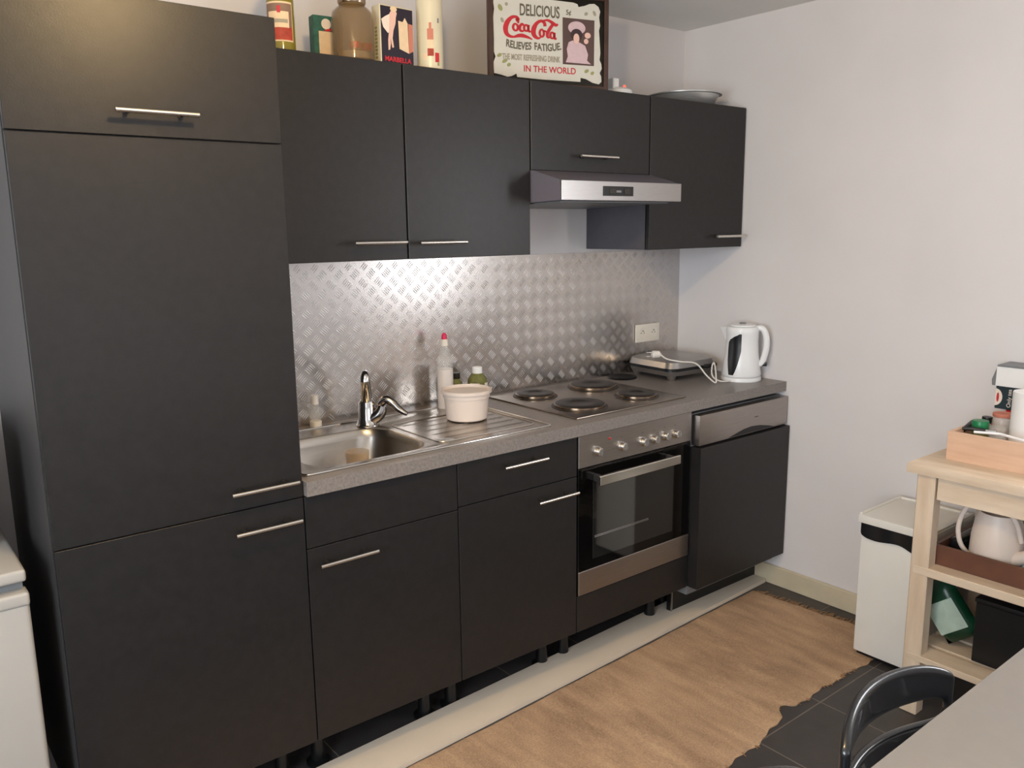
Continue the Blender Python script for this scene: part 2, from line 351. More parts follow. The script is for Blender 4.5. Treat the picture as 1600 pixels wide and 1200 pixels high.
# oven
o = thing('oven', 'built-in black glass oven with steel control panel and flat steel handle', 'oven', (1.6, 0, 0))
bx('body', M['dark'], o, .02, .58, -F+.022, -.05, .296, .88)
cp = bx('control_panel', M['steelx'], o, .003, .597, -F-.004, -F+.02, .764, .8795, .0015, 1)
for k, (x, z) in enumerate(((.093, .8125), (.214, .8095), (.323, .8075), (.384, .8065), (.445, .8085), (.503, .8075))):
    bm = new(); lathe(bm, [(.0175, 0), (.0175, .003), (.0155, .006), (.0145, .018), (.012, .0205), (.0, .0205)], (x, -F-.004, z), 24, axis='y'); kn = obj('knob', bm, M['handle'], cp)
    bm = new(); box(bm, x-.003, x+.003, -F-.030, -F-.020, z-.0135, z+.0135, .001, 1); obj('knob_grip', bm, M['steel'], kn)
    if k != 0:
        bm = new(); lathe(bm, [(.0022, 0), (.0022, .0005), (0, .0005)], (x-.002, -F-.004, z+.034), 10, axis='y'); obj('dot_mark', bm, M['ink'], cp)
bm = new(); lathe(bm, [(.0045, 0), (.0045, .002), (.003, .003), (0, .003)], (.152, -F-.004, .848), 14, axis='y'); obj('indicator_light', bm, M['red'], cp)
bx('maker_mark', M['ink'], cp, .142, .176, -F-.0045, -F-.0035, .807, .811)
od = bx('oven_door', M['blackglass'], o, .003, .597, -F-.002, -F+.02, .299, .761, .002, 1)
bx('window', M['smoke'], od, .072, .50, -F-.0045, -F-.0025, .42, .705, .001, 1)
bm = new()
for z in (.50, .505): tube(bm, [(.08, -F-.0052, z), (.36, -F-.0052, z)], .0007, 6)
obj('rack', bm, M['steel'], od, label='thin oven rack line seen in the window')
bx('lower_trim', M['steelx'], od, .003, .597, -F-.006, -F-.002, .297, .385, .0015, 1)
hd = bx('handle', M['handle'], od, .062, .484, -F-.052, -F-.042, .703, .737, .002, 1)
for x in (.075, .455): bx('handle_post', M['steel'], hd, x, x+.016, -F-.043, -F-.002, .708, .732, .001, 1)
# dishwasher
d = thing('dishwasher', 'integrated dishwasher with grey metal control strip and protruding graphite door', 'dishwasher', (2.2, 0, 0))
bx('body', M['greyplastic'], d, .008, .590, -.585, -.03, .12, .866)
cp = bx('control_panel', M['steelx'], d, .010, .592, -F-.034, -.582, .744, .864, .003, 2)
bx('maker_mark', M['ink'], cp, .36, .385, -F-.0346, -F-.0336, .806, .810)
bm = new(); pts = [(.19, .7475), (.235, .757), (.29, .768), (.34, .772), (.40, .768), (.46, .757), (.50, .7475)]
prism(bm, pts, -F-.0350, -F-.0336); obj('grip_recess', bm, M['black'], cp)
bx('door', M['front'], d, .007, .598, -F-.046, -.583, .158, .737, .0015, 1)
bx('plinth', M['black'], d, .012, .59, -.50, -.48, .012, .122)
bm = new(); box(bm, .012, .59, -.506, -.500, .112, .120); box(bm, .012, .018, -.506, -.5, .012, .12); obj('plinth_trim', bm, M['steel'], d)
for x in (.05, .55):
    bm = new(); lathe(bm, [(.024, 0), (.024, .01), (.012, .014), (.012, .12)], (x, -.42, 0), 14); obj('leg', bm, M['black'], d)

# worktop, cut out for the sink bowl
bm = new(); WF = .607
hx0, hx1, hy0, hy1 = .665, 1.075, -.53, -.165
for a in ((.603, hx0, -WF, -.003), (hx1, 2.803, -WF, -.003), (hx0, hx1, -WF, hy0), (hx0, hx1, hy1, -.003)):
    box(bm, a[0], a[1], a[2], a[3], ZW-.04, ZW)
bmesh.ops.remove_doubles(bm, verts=bm.verts[:], dist=1e-5)
tag(obj('worktop', bm, M['worktop']), 'speckled grey laminate worktop running from tall cabinet to right wall', 'worktop')

# sink: rim plate + bowl + drainer
t = thing('sink', 'stainless steel sink with rounded bowl and ribbed drainer', 'sink', (0, 0, 0))
bm = new(); zt = ZW+.004; n = 6
outer = rrect(.622, 1.515, -.560, -.065, .014, n); bowl = rrect(.672, 1.068, -.525, -.172, .085, n)
def ring(pts, z): return [bm.verts.new((x, y, z)) for x, y in pts]
def bridge(a, b):
    for i in range(len(a)): bm.faces.new((a[i], a[(i+1) % len(a)], b[(i+1) % len(b)], b[i]))
def inset(p, d, cx=.87, cy=-.3485):
    return [(x-d*(1 if x > cx else -1)*min(1, abs(x-cx)/.12), y-d*(1 if y > cy else -1)*min(1, abs(y-cy)/.12)) for x, y in p]
o0 = ring(outer, ZW); o1 = ring([(x, y) for x, y in outer], ZW+.003); o2 = ring(inset(outer, .005, 1.07, -.31), zt)
b0 = ring(bowl, zt); b1 = ring(inset(bowl, .004), zt-.004); b2 = ring(inset(bowl, .010), zt-.03); b3 = ring(inset(bowl, .022), zt-.12); b4 = ring(inset(bowl, .045), zt-.148); b5 = ring(inset(bowl, .09), zt-.152)
for a, b in ((o0, o1), (o1, o2), (o2, b0), (b0, b1), (b1, b2), (b2, b3), (b3, b4), (b4, b5)): bridge(a, b)
bm.faces.new(b5)
basin = obj('basin', bm, M['sinksteel'], t, 40)
bm = new()
for k in range(5):
    y = -.235-k*.056; x0, x1 = (1.135 if k else 1.12), 1.475-(.0 if k < 5 else .01)
    vs = []
    for (xx, yy, zz) in ((x0, y-.007, zt-.0005), (x0+.012, y, zt+.0022), (x1-.012, y, zt+.0022), (x1, y-.007, zt-.0005), (x1, y+.007, zt-.0005), (x0, y+.007, zt-.0005)): vs.append(bm.verts.new((xx, yy, zz)))
    bm.faces.new((vs[0], vs[1], vs[2], vs[3])); bm.faces.new((vs[5], vs[4], vs[2], vs[1])); bm.faces.new((vs[0], vs[5], vs[1])); bm.faces.new((vs[3], vs[2], vs[4]))
obj('drainer_ribs', bm, M['sinksteel'], t, 50)
bm = new(); tube(bm, [(x, y, zt) for x, y in rrect(1.098, 1.492, -.505, -.192, .03, 4)], .0026, 6, closed=True); obj('drainer_rim', bm, M['sinksteel'], t, 50)
bm = new(); tube(bm, [(x, y, zt+.0005) for x, y in rrect(.6235, 1.5135, -.5585, -.0665, .014, 4)], .0032, 8, closed=True); obj('edge_rim', bm, M['chrome'], t, 50)
bm = new(); lathe(bm, [(.0, .002), (.03, .002), (.036, .004), (.04, .001)], (.87, -.35, zt-.152), 24); obj('drain', bm, M['chrome'], t)
# amber cup in the sink
bm = new(); lathe(bm, [(.0, 0), (.030, 0), (.038, .115), (.0365, .115), (.0285, .004), (0, .004)], (0, 0, 0), 28)
c = obj('cup', bm, M['amberplastic']); c.location = (.915, -.305, zt-.150); tag(c, 'small clear amber plastic cup standing in the sink bowl', 'cup')
# tap
t = thing('tap', 'chrome mixer tap with upright spout and side lever behind the sink', 'tap', (1.045, -.14, zt))
bm = new(); lathe(bm, [(.040, 0), (.040, .004), (.035, .010), (.030, .03), (.028, .080), (.021, .090), (0, .092)], (0, 0, 0), 28); obj('body', bm, M['chrome'], t)
bm = new(); tube(bm, [(0, 0, .055), (-.006, -.012, .10), (-.022, -.042, .148), (-.045, -.082, .183), (-.066, -.118, .197), (-.074, -.132, .190), (-.076, -.136, .176)], [.020, .0185, .0165, .0150, .0145, .015, .0145], 16, smooth=6); sp = obj('spout', bm, M['chrome'], t)
bm = new(); tube(bm, [(.004, -.006, .018), (.030, -.030, .040), (.040, -.034, .066)], [.026, .022, .0175], 20, smooth=4); obj('lever_hub', bm, M['stand_chrome'], t)
bm = new(); tube(bm, [(.036, -.026, .070), (.050, -.040, .088), (.066, -.058, .078), (.080, -.078, .056), (.098, -.100, .040)], [.014, .015, .014, .011, .007], 12, smooth=4); obj('lever', bm, M['stand_chrome'], t)

# hob
h = thing('hob', 'stainless steel electric hob with four round cast iron plates', 'hob', (0, 0, 0))
bm = new(); box(bm, 1.640, 2.222, -.545, -.040, ZW, ZW+.006, .003, 2); obj('hob_plate', bm, M['hobsteel'], h)
for (x, y, r) in ((1.785, -.150, .0745), (2.085, -.165, .0925), (1.785, -.405, .0925), (2.08, -.415, .0745)):
    bm = new(); lathe(bm, [(r+.014, 0), (r+.012, .0035), (r+.003, .004), (r+.002, .009), (r-.002, .010)], (x, y, ZW+.006), 48, cap=False); rg = obj('heating_plate', bm, M['iron'], h)
    me_b = new(); lathe(me_b, [(r-.0005, .0), (r-.0005, .0125), (r-.004, .0145), (r*.42, .0145), (r*.38, .0125), (0, .0125)], (x, y, ZW+.006), 48); obj('iron_disc', me_b, M['iron'], rg)
    me_b = new(); lathe(me_b, [(r+.003, .0), (r+.0032, .0105), (r+.0002, .0115), (r+.0002, .0)], (x, y, ZW+.006), 48, cap=False); obj('bright_ring', me_b, M['ring'], rg)
# trivet
bm = new(); lathe(bm, [(.063, 0), (.065, .004), (.061, .008), (.05, .006), (0, .006)], (0, 0, 0), 40); o = obj('trivet', bm, M['black']); o.location = (2.350, -.078, ZW)
tag(o, 'flat round black trivet behind the hob against the tread plate', 'trivet')

# tread plate splashback with raised bars
sb = thing('splashback', 'aluminium tread plate splashback with raised five-bar pattern', 'panel', (.6, 0, 0))
bm = new(); box(bm, .003, 2.2035, -.004, -.0005, ZW, 1.474); obj('sheet', bm, M['alu'], sb)
bm = new(); p = .0620; zz0 = ZW
def tread(cx, cz, d):
    ux, uz = (cos(pi/4), -sin(pi/4)) if d else (cos(pi/4), sin(pi/4))
    px, pz = -uz, ux
    for k in range(-2, 3):
        a = (cx+px*k*.0071, cz+pz*k*.0071); Lh = .0165; wv = .0019; hgt = .0007
        if not (.008 < a[0]-Lh*.75 and a[0]+Lh*.75 < 2.2 and ZW+.002 < a[1]-Lh*.75 and a[1]+Lh*.75 < 1.473): continue
        f = lambda s, w_, y: bm.verts.new((a[0]+ux*s+px*w_, y, a[1]+uz*s+pz*w_))
        e0 = f(-Lh, 0, -.0039); e1 = f(Lh, 0, -.0039); l0 = f(-Lh*.5, wv, -.0039); l1 = f(Lh*.5, wv, -.0039); r0 = f(-Lh*.5, -wv, -.0039); r1 = f(Lh*.5, -wv, -.0039)
        t0 = f(-Lh*.55, 0, -.004-hgt); t1 = f(Lh*.55, 0, -.004-hgt)
        for q in ((e0, l0, t0), (e0, t0, r0), (e1, t1, l1), (e1, r1, t1), (l0, l1, t1, t0), (r0, t0, t1, r1)): bm.faces.new(q)
i = 0
while i*p < 2.26:
    j = 0
    while j*p < .62:
        tread(i*p, zz0+j*p+.01, 1); tread((i+.5)*p, zz0+(j+.5)*p+.01, 0); j += 1
    i += 1
obj('tread_bars', bm, M['alubar'], sb, 50)
# double socket
s = thing('wall_socket', 'cream double wall socket on the tread plate above the grill', 'socket', (2.582, -.006, 1.099))
bx('cover_plate', M['cream'], s, -.078, .078, -.009, .0, -.041, .041, .003, 2)
for x in (-.036, .036):
    bm = new(); lathe(bm, [(.026, .0092), (.0255, .0102), (.0225, .0102), (.0215, .0095), (.0, .0095)], (x, 0, 0), 28, axis='y'); q = obj('socket_insert', bm, M['cream'], s)
    bm = new()
    for dx in (-.0095, .0095): lathe(bm, [(.0026, .0096), (.0026, .0100), (0, .0100)], (x+dx, 0, 0), 10, axis='y')
    lathe(bm, [(.0022, .0096), (.0022, .0135), (0, .0145)], (x, 0, .010), 10, axis='y'); obj('pin_hole', bm, M['stand'], q)

# wall cabinets
Zb, Zt = 1.4895, 2.0696
def wall_cab(x, w, label, z0=Zb, handle=None):
    c = thing('wall_cabinet', label, 'cabinet', (x, 0, 0))
    bm = new(); box(bm, .001, w-.001, -U+T+.001, -.001, z0, Zt); bd = obj('body', bm, M['carcass'], c)
    door(c, 0, w, z0, Zt, U, handle[2], handle[:2], gap=.0032); bx('gap_shade', M['dark'], bd, .001, w-.001, -U+T+.0003, -U+T+.0012, z0+.0005, Zt-.0005); return c  # dark sheet paints the shade behind the door gaps
wall_cab(.602, .498, 'graphite wall cabinet next to the tall cabinet, handle at its lower right', handle=(.295, .473, 1.5425))
wall_cab(1.1, .5, 'graphite wall cabinet left of the hood, handle at its lower left', handle=(.023, .2, 1.539))
wall_cab(1.6, .6, 'short graphite flap wall cabinet directly above the extractor hood', 1.777, (.205, .391, 1.83))
wall_cab(2.2, .6, 'graphite wall cabinet right of the hood against the right wall', handle=(.385, .57, 1.536))
# hood
h = thing('extractor_hood', 'slim steel extractor hood with black switch panel under flap cabinet', 'hood', (1.6, 0, 0))
bm = new(); prism(bm, [(-.003, 1.776), (-.355, 1.776), (-.498, 1.737), (-.503, 1.671), (-.003, 1.658)], .004, .604, 'yz'); obj('body', bm, M['hooddaylit'], h)
bx('front_strip', M['steel'], h, .004, .606, -.507, -.5005, 1.671, 1.736, .001, 1)
bm = new(); box(bm, .195, .345, -.5095, -.5065, 1.687, 1.720, .001, 1); sp = obj('switch_panel', bm, M['black'], h)
for x in (.225, .298): bx('slider', M['stand'], sp, x, x+.028, -.512, -.509, 1.694, 1.712, .001, 1)
bx('maker_mark', M['greyplastic'], sp, .258, .282, -.5102, -.5090, 1.699, 1.706)
bm = new(); prism(bm, [(-.03, 1.6575), (-.47, 1.669), (-.47, 1.666), (-.03, 1.6545)], .03, .575, 'yz'); obj('grease_filter', bm, M['greyplastic'], h)

# kickboard lying on the floor
bm = new(); bm2 = [(.30, -.523), (2.785, -.405), (2.785, -.563), (.30, -.683)]
prism(bm, bm2, .001, .017, 'xy'); tag(obj('kickboard', bm, M['board']), 'loose cream kickboard lying flat on the floor before the cabinets', 'board')

# rug
r = thing('rug', 'sandy brown woven jute rug with frayed edges lying on the tiles', 'rug', (0, 0, 0))
bm = new(); nx, ny = 200, 40; grid = []
def rug_near(x):
    y = -1.222-.012*sin(x*5.1)-.004*sin(x*37)-.003*sin(x*91+1)-(.028 if x < 1.75 else .028*max(0, (1.95-x)/.2) if x < 1.95 else 0)
    y += .030*math.exp(-((x-1.962)/.034)**4)
    return y
for i in range(nx+1):
    x = .10+(2.665-.10)*i/nx; col = []
    for j in range(ny+1):
        v = j/ny; ya = -.700+.0475*(x-.1)*.98; yb = rug_near(x); y = ya*(1-v)+yb*v
        xx = x + (.058*v+.004*sin(v*60)+.003*sin(v*23))*(i/nx)**6
        z = .007+.0012*sin(x*9+v*3)+(.001*sin(x*31+v*8)) - (0.004 if j in (0, ny) or i == nx else 0)
        col.append(bm.verts.new((xx, y, z)))
    grid.append(col)
for i in range(nx):
    for j in range(ny): bm.faces.new((grid[i][j], grid[i][j+1], grid[i+1][j+1], grid[i+1][j]))
edge = [grid[i][0] for i in range(nx+1)]+[grid[nx][j] for j in range(1, ny+1)]+[grid[i][ny] for i in range(nx-1, -1, -1)]+[grid[0][j] for j in range(ny-1, 0, -1)]
low = [bm.verts.new((v.co.x, v.co.y, .0006)) for v in edge]
for k in range(len(edge)): bm.faces.new((edge[k], edge[(k+1) % len(edge)], low[(k+1) % len(edge)], low[k]))
obj('woven_mat', bm, M['rug'], r, 60)
bm = new()
for k in range(70):
    v = k/69; y = -.600+(-1.15+.600)*v+random.uniform(-.003, .003); x = 2.662+.056*v
    L_ = random.uniform(.018, .045)
    if x+L_ > 2.786: L_ = 2.786-x
    a = random.uniform(-.4, .4)
    tube(bm, [(x-.004, y, .005), (x+L_*.5, y+a*L_*.4+random.uniform(-.002, .002), .0055), (x+L_, y+a*L_, .003)], [.0025, .0022, .0014], 5)
for k in range(46):
    x = .9+1.5*random.random(); y = rug_near(x)+.001
    tube(bm, [(x, y+.004, .004), (x+random.uniform(-.006, .006), y-random.uniform(.006, .014), .003)], [.0022, .0012], 5)
obj('fringe', bm, M['fringe'], r, kind='stuff')

# ------------------------------------------------------------------ on the worktop
zw = ZW
# soap bottle by the tall cabinet
t = thing('bottle', 'small clear bottle with white cap and white foot beside tall cabinet', 'bottle', (.900, -.047, ZW))
bm = new(); lathe(bm, [(.0, .022), (.019, .022), (.020, .03), (.020, .065), (.014, .078), (.011, .084), (.0, .084)], (0, 0, 0), 24); obj('glass_body', bm, M['glass'], t)
mk('cap', M['white'], t, lathe, [(.0125, .082), (.0130, .084), (.0130, .112), (.0115, .114), (0, .114)], (0, 0, 0), 24)
mk('white_foot', M['cream'], t, lathe, [(.018, 0), (.020, .002), (.020, .024), (.018, .026), (0, .026)], (0, 0, 0), 24)
# dish soap bottle with pink cap
t = thing('soap_bottle', 'tall clear bottle half full of white soap with pink cap', 'bottle', (1.405, -.085, zw))
bm = new(); lathe(bm, [(.0, .001), (.029, .001), (.031, .006), (.0305, .13), (.030, .165), (.027, .19), (.018, .222), (.0125, .235), (.0125, .248), (0, .248)], (0, 0, 0), 28); obj('clear_body', bm, M['glass'], t)
mk('soap_fill', M['soap'], t, lathe, [(.0, .003), (.028, .003), (.0298, .008), (.0295, .13), (.029, .150), (0, .150)], (0, 0, 0), 28)
mk('collar', M['cream'], t, lathe, [(.0145, .236), (.0145, .255), (.012, .260), (0, .260)], (0, 0, 0), 20)
mk('pink_tip', M['pink'], t, lathe, [(.010, .259), (.0105, .266), (.009, .276), (.005, .283), (0, .284)], (0, 0, 0), 18)
# green jar
t = thing('herb_bottle', 'small green herb bottle with white cap between soap bottle and tub', 'bottle', (1.545, -.095, zw))
mk('glass_body', M['herbs'], t, lathe, [(.0, .001), (.036, .001), (.038, .005), (.038, .085), (.035, .098), (.022, .115), (.018, .12), (0, .12)], (0, 0, 0), 28)
mk('cap', M['white'], t, lathe, [(.0185, .118), (.0195, .12), (.0195, .140), (.017, .143), (0, .143)], (0, 0, 0), 24)
lb = new(); lathe(lb, [(.0386, .02), (.0386, .085)], (0, 0, 0), 20, a0=radians(190), a1=radians(245), cap=False); obj('label_strip', lb, M['printwhite'], t)
lb = new(); lathe(lb, [(.0386, .02), (.0386, .085)], (0, 0, 0), 20, a0=radians(278), a1=radians(330), cap=False); obj('label_strip', lb, M['printwhite'], t)
t = thing('spice_bottle', 'dark little bottle just behind the soap bottle', 'bottle', (1.475, -.050, zw))
mk('glass_body', M['herbs'], t, lathe, [(.0, .001), (.024, .001), (.025, .004), (.025, .08), (.016, .1), (0, .1)], (0, 0, 0), 24)
mk('cap', M['stand'], t, lathe, [(.016, .1), (.017, .102), (.017, .122), (0, .124)], (0, 0, 0), 20)
# tub
t = thing('plastic_tub', 'round milky plastic tub with lid standing on the drainer', 'tub', (1.352, -.292, zt+.003), 0)
mk('container', M['milk'], t, lathe, [(.0, 0), (.066, 0), (.071, .004), (.080, .098), (.078, .098), (.069, .006), (0, .005)], (0, 0, 0), 40)
bm = new(); lathe(bm, [(.0815, .078), (.082, .092), (.089, .094), (.089, .104), (.083, .106), (.080, .096), (0, .094)], (0, 0, 0), 40, cap=False); ld = obj('lid', bm, M['milk'], t)
bx('lid_tab', M['milk'], t, .083, .101, -.018, .012, .094, .100, .002, 1)

# grill
t = thing('contact_grill', 'closed silver contact grill with black rim standing in the corner', 'grill', (2.572, -.168, zw), radians(-3))
def slab(bm, a, b, z0, z1, r, top_in=0.0):
    P0 = rrect(-a, a, -b, b, r, 6); P1 = [(x*(1-top_in), y*(1-top_in)) for x, y in P0]
    A = [bm.verts.new((x, y, z0)) for x, y in P0]; B = [bm.verts.new((x, y, z1)) for x, y in P1]; bm.faces.new(A[::-1]); bm.faces.new(B)
    for i in range(len(A)): bm.faces.new((A[i], A[(i+1) % len(A)], B[(i+1) % len(B)], B[i]))
bm = new(); slab(bm, .140, .135, .022, .042, .045, -.06); obj('lower_shell', bm, M['grillsilver'], t)
bm = new(); slab(bm, .147, .142, .042, .056, .048); obj('black_rim', bm, M['black'], t)
bm = new(); slab(bm, .150, .145, .056, .080, .05, .06); slab(bm, .141, .136, .080, .092, .05, .22); obj('upper_lid', bm, M['grillsilver'], t)
bm = new(); tube(bm, [(.05, -.138, .05), (.08, -.152, .052), (.13, -.140, .052), (.146, -.10, .05)], .009, 10, smooth=4); obj('handle', bm, M['black'], t)
for x in (-.11, .11):
    for y in (-.105, .105): mk('foot', M['grillsilver'], t, lathe, [(.013, 0), (.016, .003), (.022, .024)], (x, y, 0), 14)
# kettle
t = thing('kettle', 'white electric kettle with dark water window at the worktop end', 'kettle', (2.700, -.448, zw), radians(-62)); t.scale = (1.07, 1.07, 1.0)
mk('power_base', M['white'], t, lathe, [(.078, 0), (.080, .004), (.078, .016), (.070, .020), (0, .020)], (0, 0, 0), 40)
mk('body', M['white'], t, lathe, [(.0, .021), (.076, .021), (.078, .028), (.072, .07), (.066, .12), (.063, .17), (.0645, .205), (.067, .222), (.062, .232), (.03, .236), (0, .237)], (0, 0, 0), 48)
# spout bulge at -x side, handle at +x side (local), water window facing the viewer side
bm = new()
V = [(-.050, -.030, .205), (-.050, .030, .205), (-.062, -.018, .17), (-.062, .018, .17), (-.088, 0, .226), (-.052, -.032, .232), (-.052, .032, .232)]
vs = [bm.verts.new(v) for v in V]
for q in ((0, 2, 4), (2, 3, 4), (3, 1, 4), (0, 4, 5), (1, 6, 4), (4, 6, 5)): bm.faces.new([vs[i] for i in q])
obj('spout', bm, M['white'], t)
bm = new(); tube(bm, [(.045, 0, .222), (.074, 0, .226), (.091, 0, .198), (.095, 0, .15), (.088, 0, .105), (.078, 0, .075), (.066, 0, .070)], [.012, .0125, .0125, .0125, .0125, .012, .010], 14, smooth=6); obj('handle', bm, M['white'], t)
mk('lid', M['white'], t, lathe, [(.052, .234), (.050, .240), (.02, .243), (0, .243)], (0, 0, 0), 32)
mk('lid_grip', M['greyplastic'], t, lathe, [(.014, .242), (.012, .248), (0, .249)], (0, 0, 0), 16)
mk('switch', M['black'], t, box, .074, .100, -.008, .008, .064, .080, .004, 2)
bm = new(); prof = [(.020, .032), (.06, .032), (.10, .030), (.14, .024), (.17, .016), (.205, .0)]
rad = lambda z: (.078+(.072-.078)*(z-.028)/.042 if z < .07 else .072+(.066-.072)*(z-.07)/.05 if z < .12 else .066+(.063-.066)*(z-.12)/.05 if z < .17 else .063+(.0645-.063)*(z-.17)/.035)
rows = []; nz = 14
for i in range(nz+1):
    z = .030+(.205-.030)*i/nz; q_ = i/nz; right = radians(255+21*min(1, q_*1.7)**.8); left = radians(240-15*sin(pi*min(1, q_*.75)))
    if q_ > .8: left += (right-left)*((q_-.8)/.2)**1.5*.85
    rr = rad(z)+.0008
    rows.append([bm.verts.new((rr*cos(left+(right-left)*k/8), rr*sin(left+(right-left)*k/8), z)) for k in range(9)])
for i in range(nz):
    for k in range(8): bm.faces.new((rows[i][k], rows[i][k+1], rows[i+1][k+1], rows[i+1][k]))
ww = obj('water_window', bm, M['black'], t)
# power cord of the kettle, lying over the grill
kc = thing('power_cord', 'white power cord with loose plug draped over the grill', 'cord', (0, 0, 0))
bm = new()
tube(bm, [(2.36, -.286, 1.050), (2.365, -.32, 1.034), (2.40, -.36, 1.024), (2.465, -.392, 1.012), (2.50, -.42, .962), (2.528, -.445, .930), (2.540, -.440, .950), (2.575, -.405, .992), (2.585, -.39, 1.002), (2.568, -.395, .985), (2.548, -.415, .952), (2.565, -.44, .932), (2.612, -.458, .9285)], .0032, 8, smooth=7); obj('cable', bm, M['cable'], kc)
pl_ = new(); tube(pl_, [(2.325, -.270, 1.052), (2.330, -.273, 1.052), (2.352, -.284, 1.051), (2.362, -.289, 1.048)], [.012, .0165, .0155, .006], 14); pg = obj('plug', pl_, M['cable'], kc)
bm = new()
for dz in (-.0085, .0085): cyl(bm, (2.304, -.260, 1.052+dz), (2.328, -.271, 1.052+dz), .0023, seg=8)
obj('plug_pin', bm, M['chrome'], pg)

# ------------------------------------------------------------------ on top of the wall cabinets
zt2 = Zt
# bottle with label
t = thing('liqueur_bottle', 'green glass bottle with red and cream label, leftmost on cabinets', 'bottle', (.752, -.285, zt2))
mk('glass_body', M['greenglass'], t, lathe, [(.0, 0), (.034, 0), (.037, .004), (.037, .155), (.030, .185), (.015, .21), (.013, .27), (0, .27)], (0, 0, 0), 32)
def wrap(name, m, par, r, z0, z1, a0, a1, seg=20):
    bm = new(); lathe(bm, [(r, z0), (r+.0003, (z0+z1)/2), (r, z1)], (0, 0, 0), seg, a0=radians(a0), a1=radians(a1), cap=False); return obj(name, bm, m, par)
lb = wrap('label', M['label'], t, .0374, .026, .130, 170, 300)
wrap('label_red_band', M['labelred'], lb, .0379, .030, .064, 174, 296)
wrap('label_grey_band', M['labelbrown'], lb, .0379, .064, .125, 174, 296)
wrap('label_cream_panel', M['label'], lb, .0384, .062, .104, 190, 280)
wrap('label_text', M['inklight'], lb, .0388, .074, .084, 196, 274)
wrap('label_emblem', M['printred'], lb, .0388, .100, .118, 232, 246)
# little box
t = thing('tea_carton', 'small teal and cream carton tucked behind the amber jar', 'box', (.926, -.200, zt2), radians(-6))
bx('carton', M['teal'], t, -.040, .040, -.018, .018, 0, .136, .001, 1)
bx('cream_panel', M['label'], t, -.024, .026, -.0186, -.0178, .008, .092)
bm = new(); prism(bm, ell(.0, .113, .015, .015), -.0188, -.0178); obj('round_emblem', bm, M['printwhite'], t)
bm = new(); prism(bm, [(-.008, .093), (.012, .093), (.022, .104), (-.002, .098)], -.0190, -.0178); obj('red_mark', bm, M['printred'], t)
# brown jar
t = thing('glass_jar', 'large amber glass jar on the wall cabinets, red lids showing inside', 'jar', (.974, -.288, zt2))
mk('glass_body', M['brownglass'], t, lathe, [(.0, 0), (.058, 0), (.062, .004), (.062, .120), (.058, .138), (.046, .150), (.038, .156), (.037, .175), (.035, .175), (.036, .155), (.044, .147), (.055, .136), (.059, .118), (.059, .006), (0, .005)], (0, 0, 0), 40)
mk('lid', M['ring'], t, lathe, [(.039, .160), (.041, .164), (.041, .182), (.036, .186), (0, .186)], (0, 0, 0), 32)
for (x, y) in ((-.016, -.032), (.022, -.028)): mk('red_lid', M['red'], t, lathe, [(.016, .030), (.017, .032), (.017, .048), (0, .050)], (x, y-.008, 0), 20)
mk('jar_contents', M['label'], t, lathe, [(.0, .006), (.044, .006), (.046, .012), (.046, .029), (.02, .0295), (0, .0295)], (.008, .012, 0), 20)
# book / game box
t = thing('picture_tin', 'upright black fronted tin box printed with a pale figure and carton', 'box', (1.088, -.300, zt2), radians(3))
bx('box_shell', M['tin'], t, -.044, .076, -.022, .022, 0, .168, .002, 1)
bx('cover', M['navy'], t, -.041, .073, -.0228, -.0215, .002, .164)
def flat(name, m, par, pts, y, th=.0006):
    bm = new(); prism(bm, pts, y-th, y); return obj(name, bm, m, par)
flat('pale_dress', M['printwhite'], t, [(-.040, .125), (-.025, .135), (-.010, .143), (.004, .130), (.006, .112), (-.002, .100), (-.018, .088), (-.034, .104)], -.0232)
flat('figure', M['skinpink'], t, [(-.010, .145), (-.002, .156), (.008, .158), (.016, .148), (.012, .136), (.010, .118), (.002, .098), (-.002, .075), (.002, .050), (-.004, .048), (-.010, .076), (-.009, .060), (-.012, .042), (-.018, .040), (-.018, .070), (-.014, .095), (-.012, .120)], -.0236)
flat('blond_hair', M['label'], t, ell(.004, .158, .012, .008), -.0240)
flat('carton_front', M['label'], t, [(.020, .128), (.036, .126), (.044, .139), (.054, .124), (.056, .038), (.022, .048)], -.0236)
flat('carton_side', M['printsalmon'], t, [(.0565, .124), (.072, .122), (.072, .046), (.0565, .038)], -.0236)
text('cover_text', 'MARBELLA', .019, M['printred'], t, (.016, -.0236, .015), ext=.0003, sx=1.05, off=.0006)
for k in range(9): bx('spine_mark', M['leaf'], t, -.0448, -.0438, -.006, .006, .016+k*.0105, .022+k*.0105)
# tin cylinder
t = thing('bottle_tin', 'tall cream cylinder tin printed with a red bottle beside black box', 'tin', (1.243, -.290, zt2), radians(-18))
mk('tin_body', M['tin'], t, lathe, [(.039, 0), (.041, .002), (.041, .230), (.039, .232), (0, .232)], (0, 0, 0), 40)
mk('tin_ring', M['ring'], t, lathe, [(.0412, .212), (.0418, .215), (.0412, .218)], (0, 0, 0), 40, cap=False)
def cp_(name, m, z0, z1, a0, a1, par=t, r=.0414): return wrap(name, m, par, r, z0, z1, a0, a1, 10)
pb = cp_('printed_bottle', M['printsalmon'], .088, .120, 243, 270, r=.0414); cp_('printed_bottle_neck', M['printsalmon'], .120, .138, 251, 262, pb, .0414)
cp_('printed_bottle_label', M['label'], .062, .088, 243, 270, pb, .0414); cp_('printed_bottle_base', M['labelred'], .040, .062, 243, 270, pb, .0414)
cp_('printed_flower', M['printred'], .022, .050, 276, 296); cp_('printed_leaf', M['leaf'], .012, .024, 286, 296); cp_('printed_fruit', M['label'], .030, .048, 222, 240); cp_('printed_seal', M['greyplastic'], .138, .152, 290, 298)
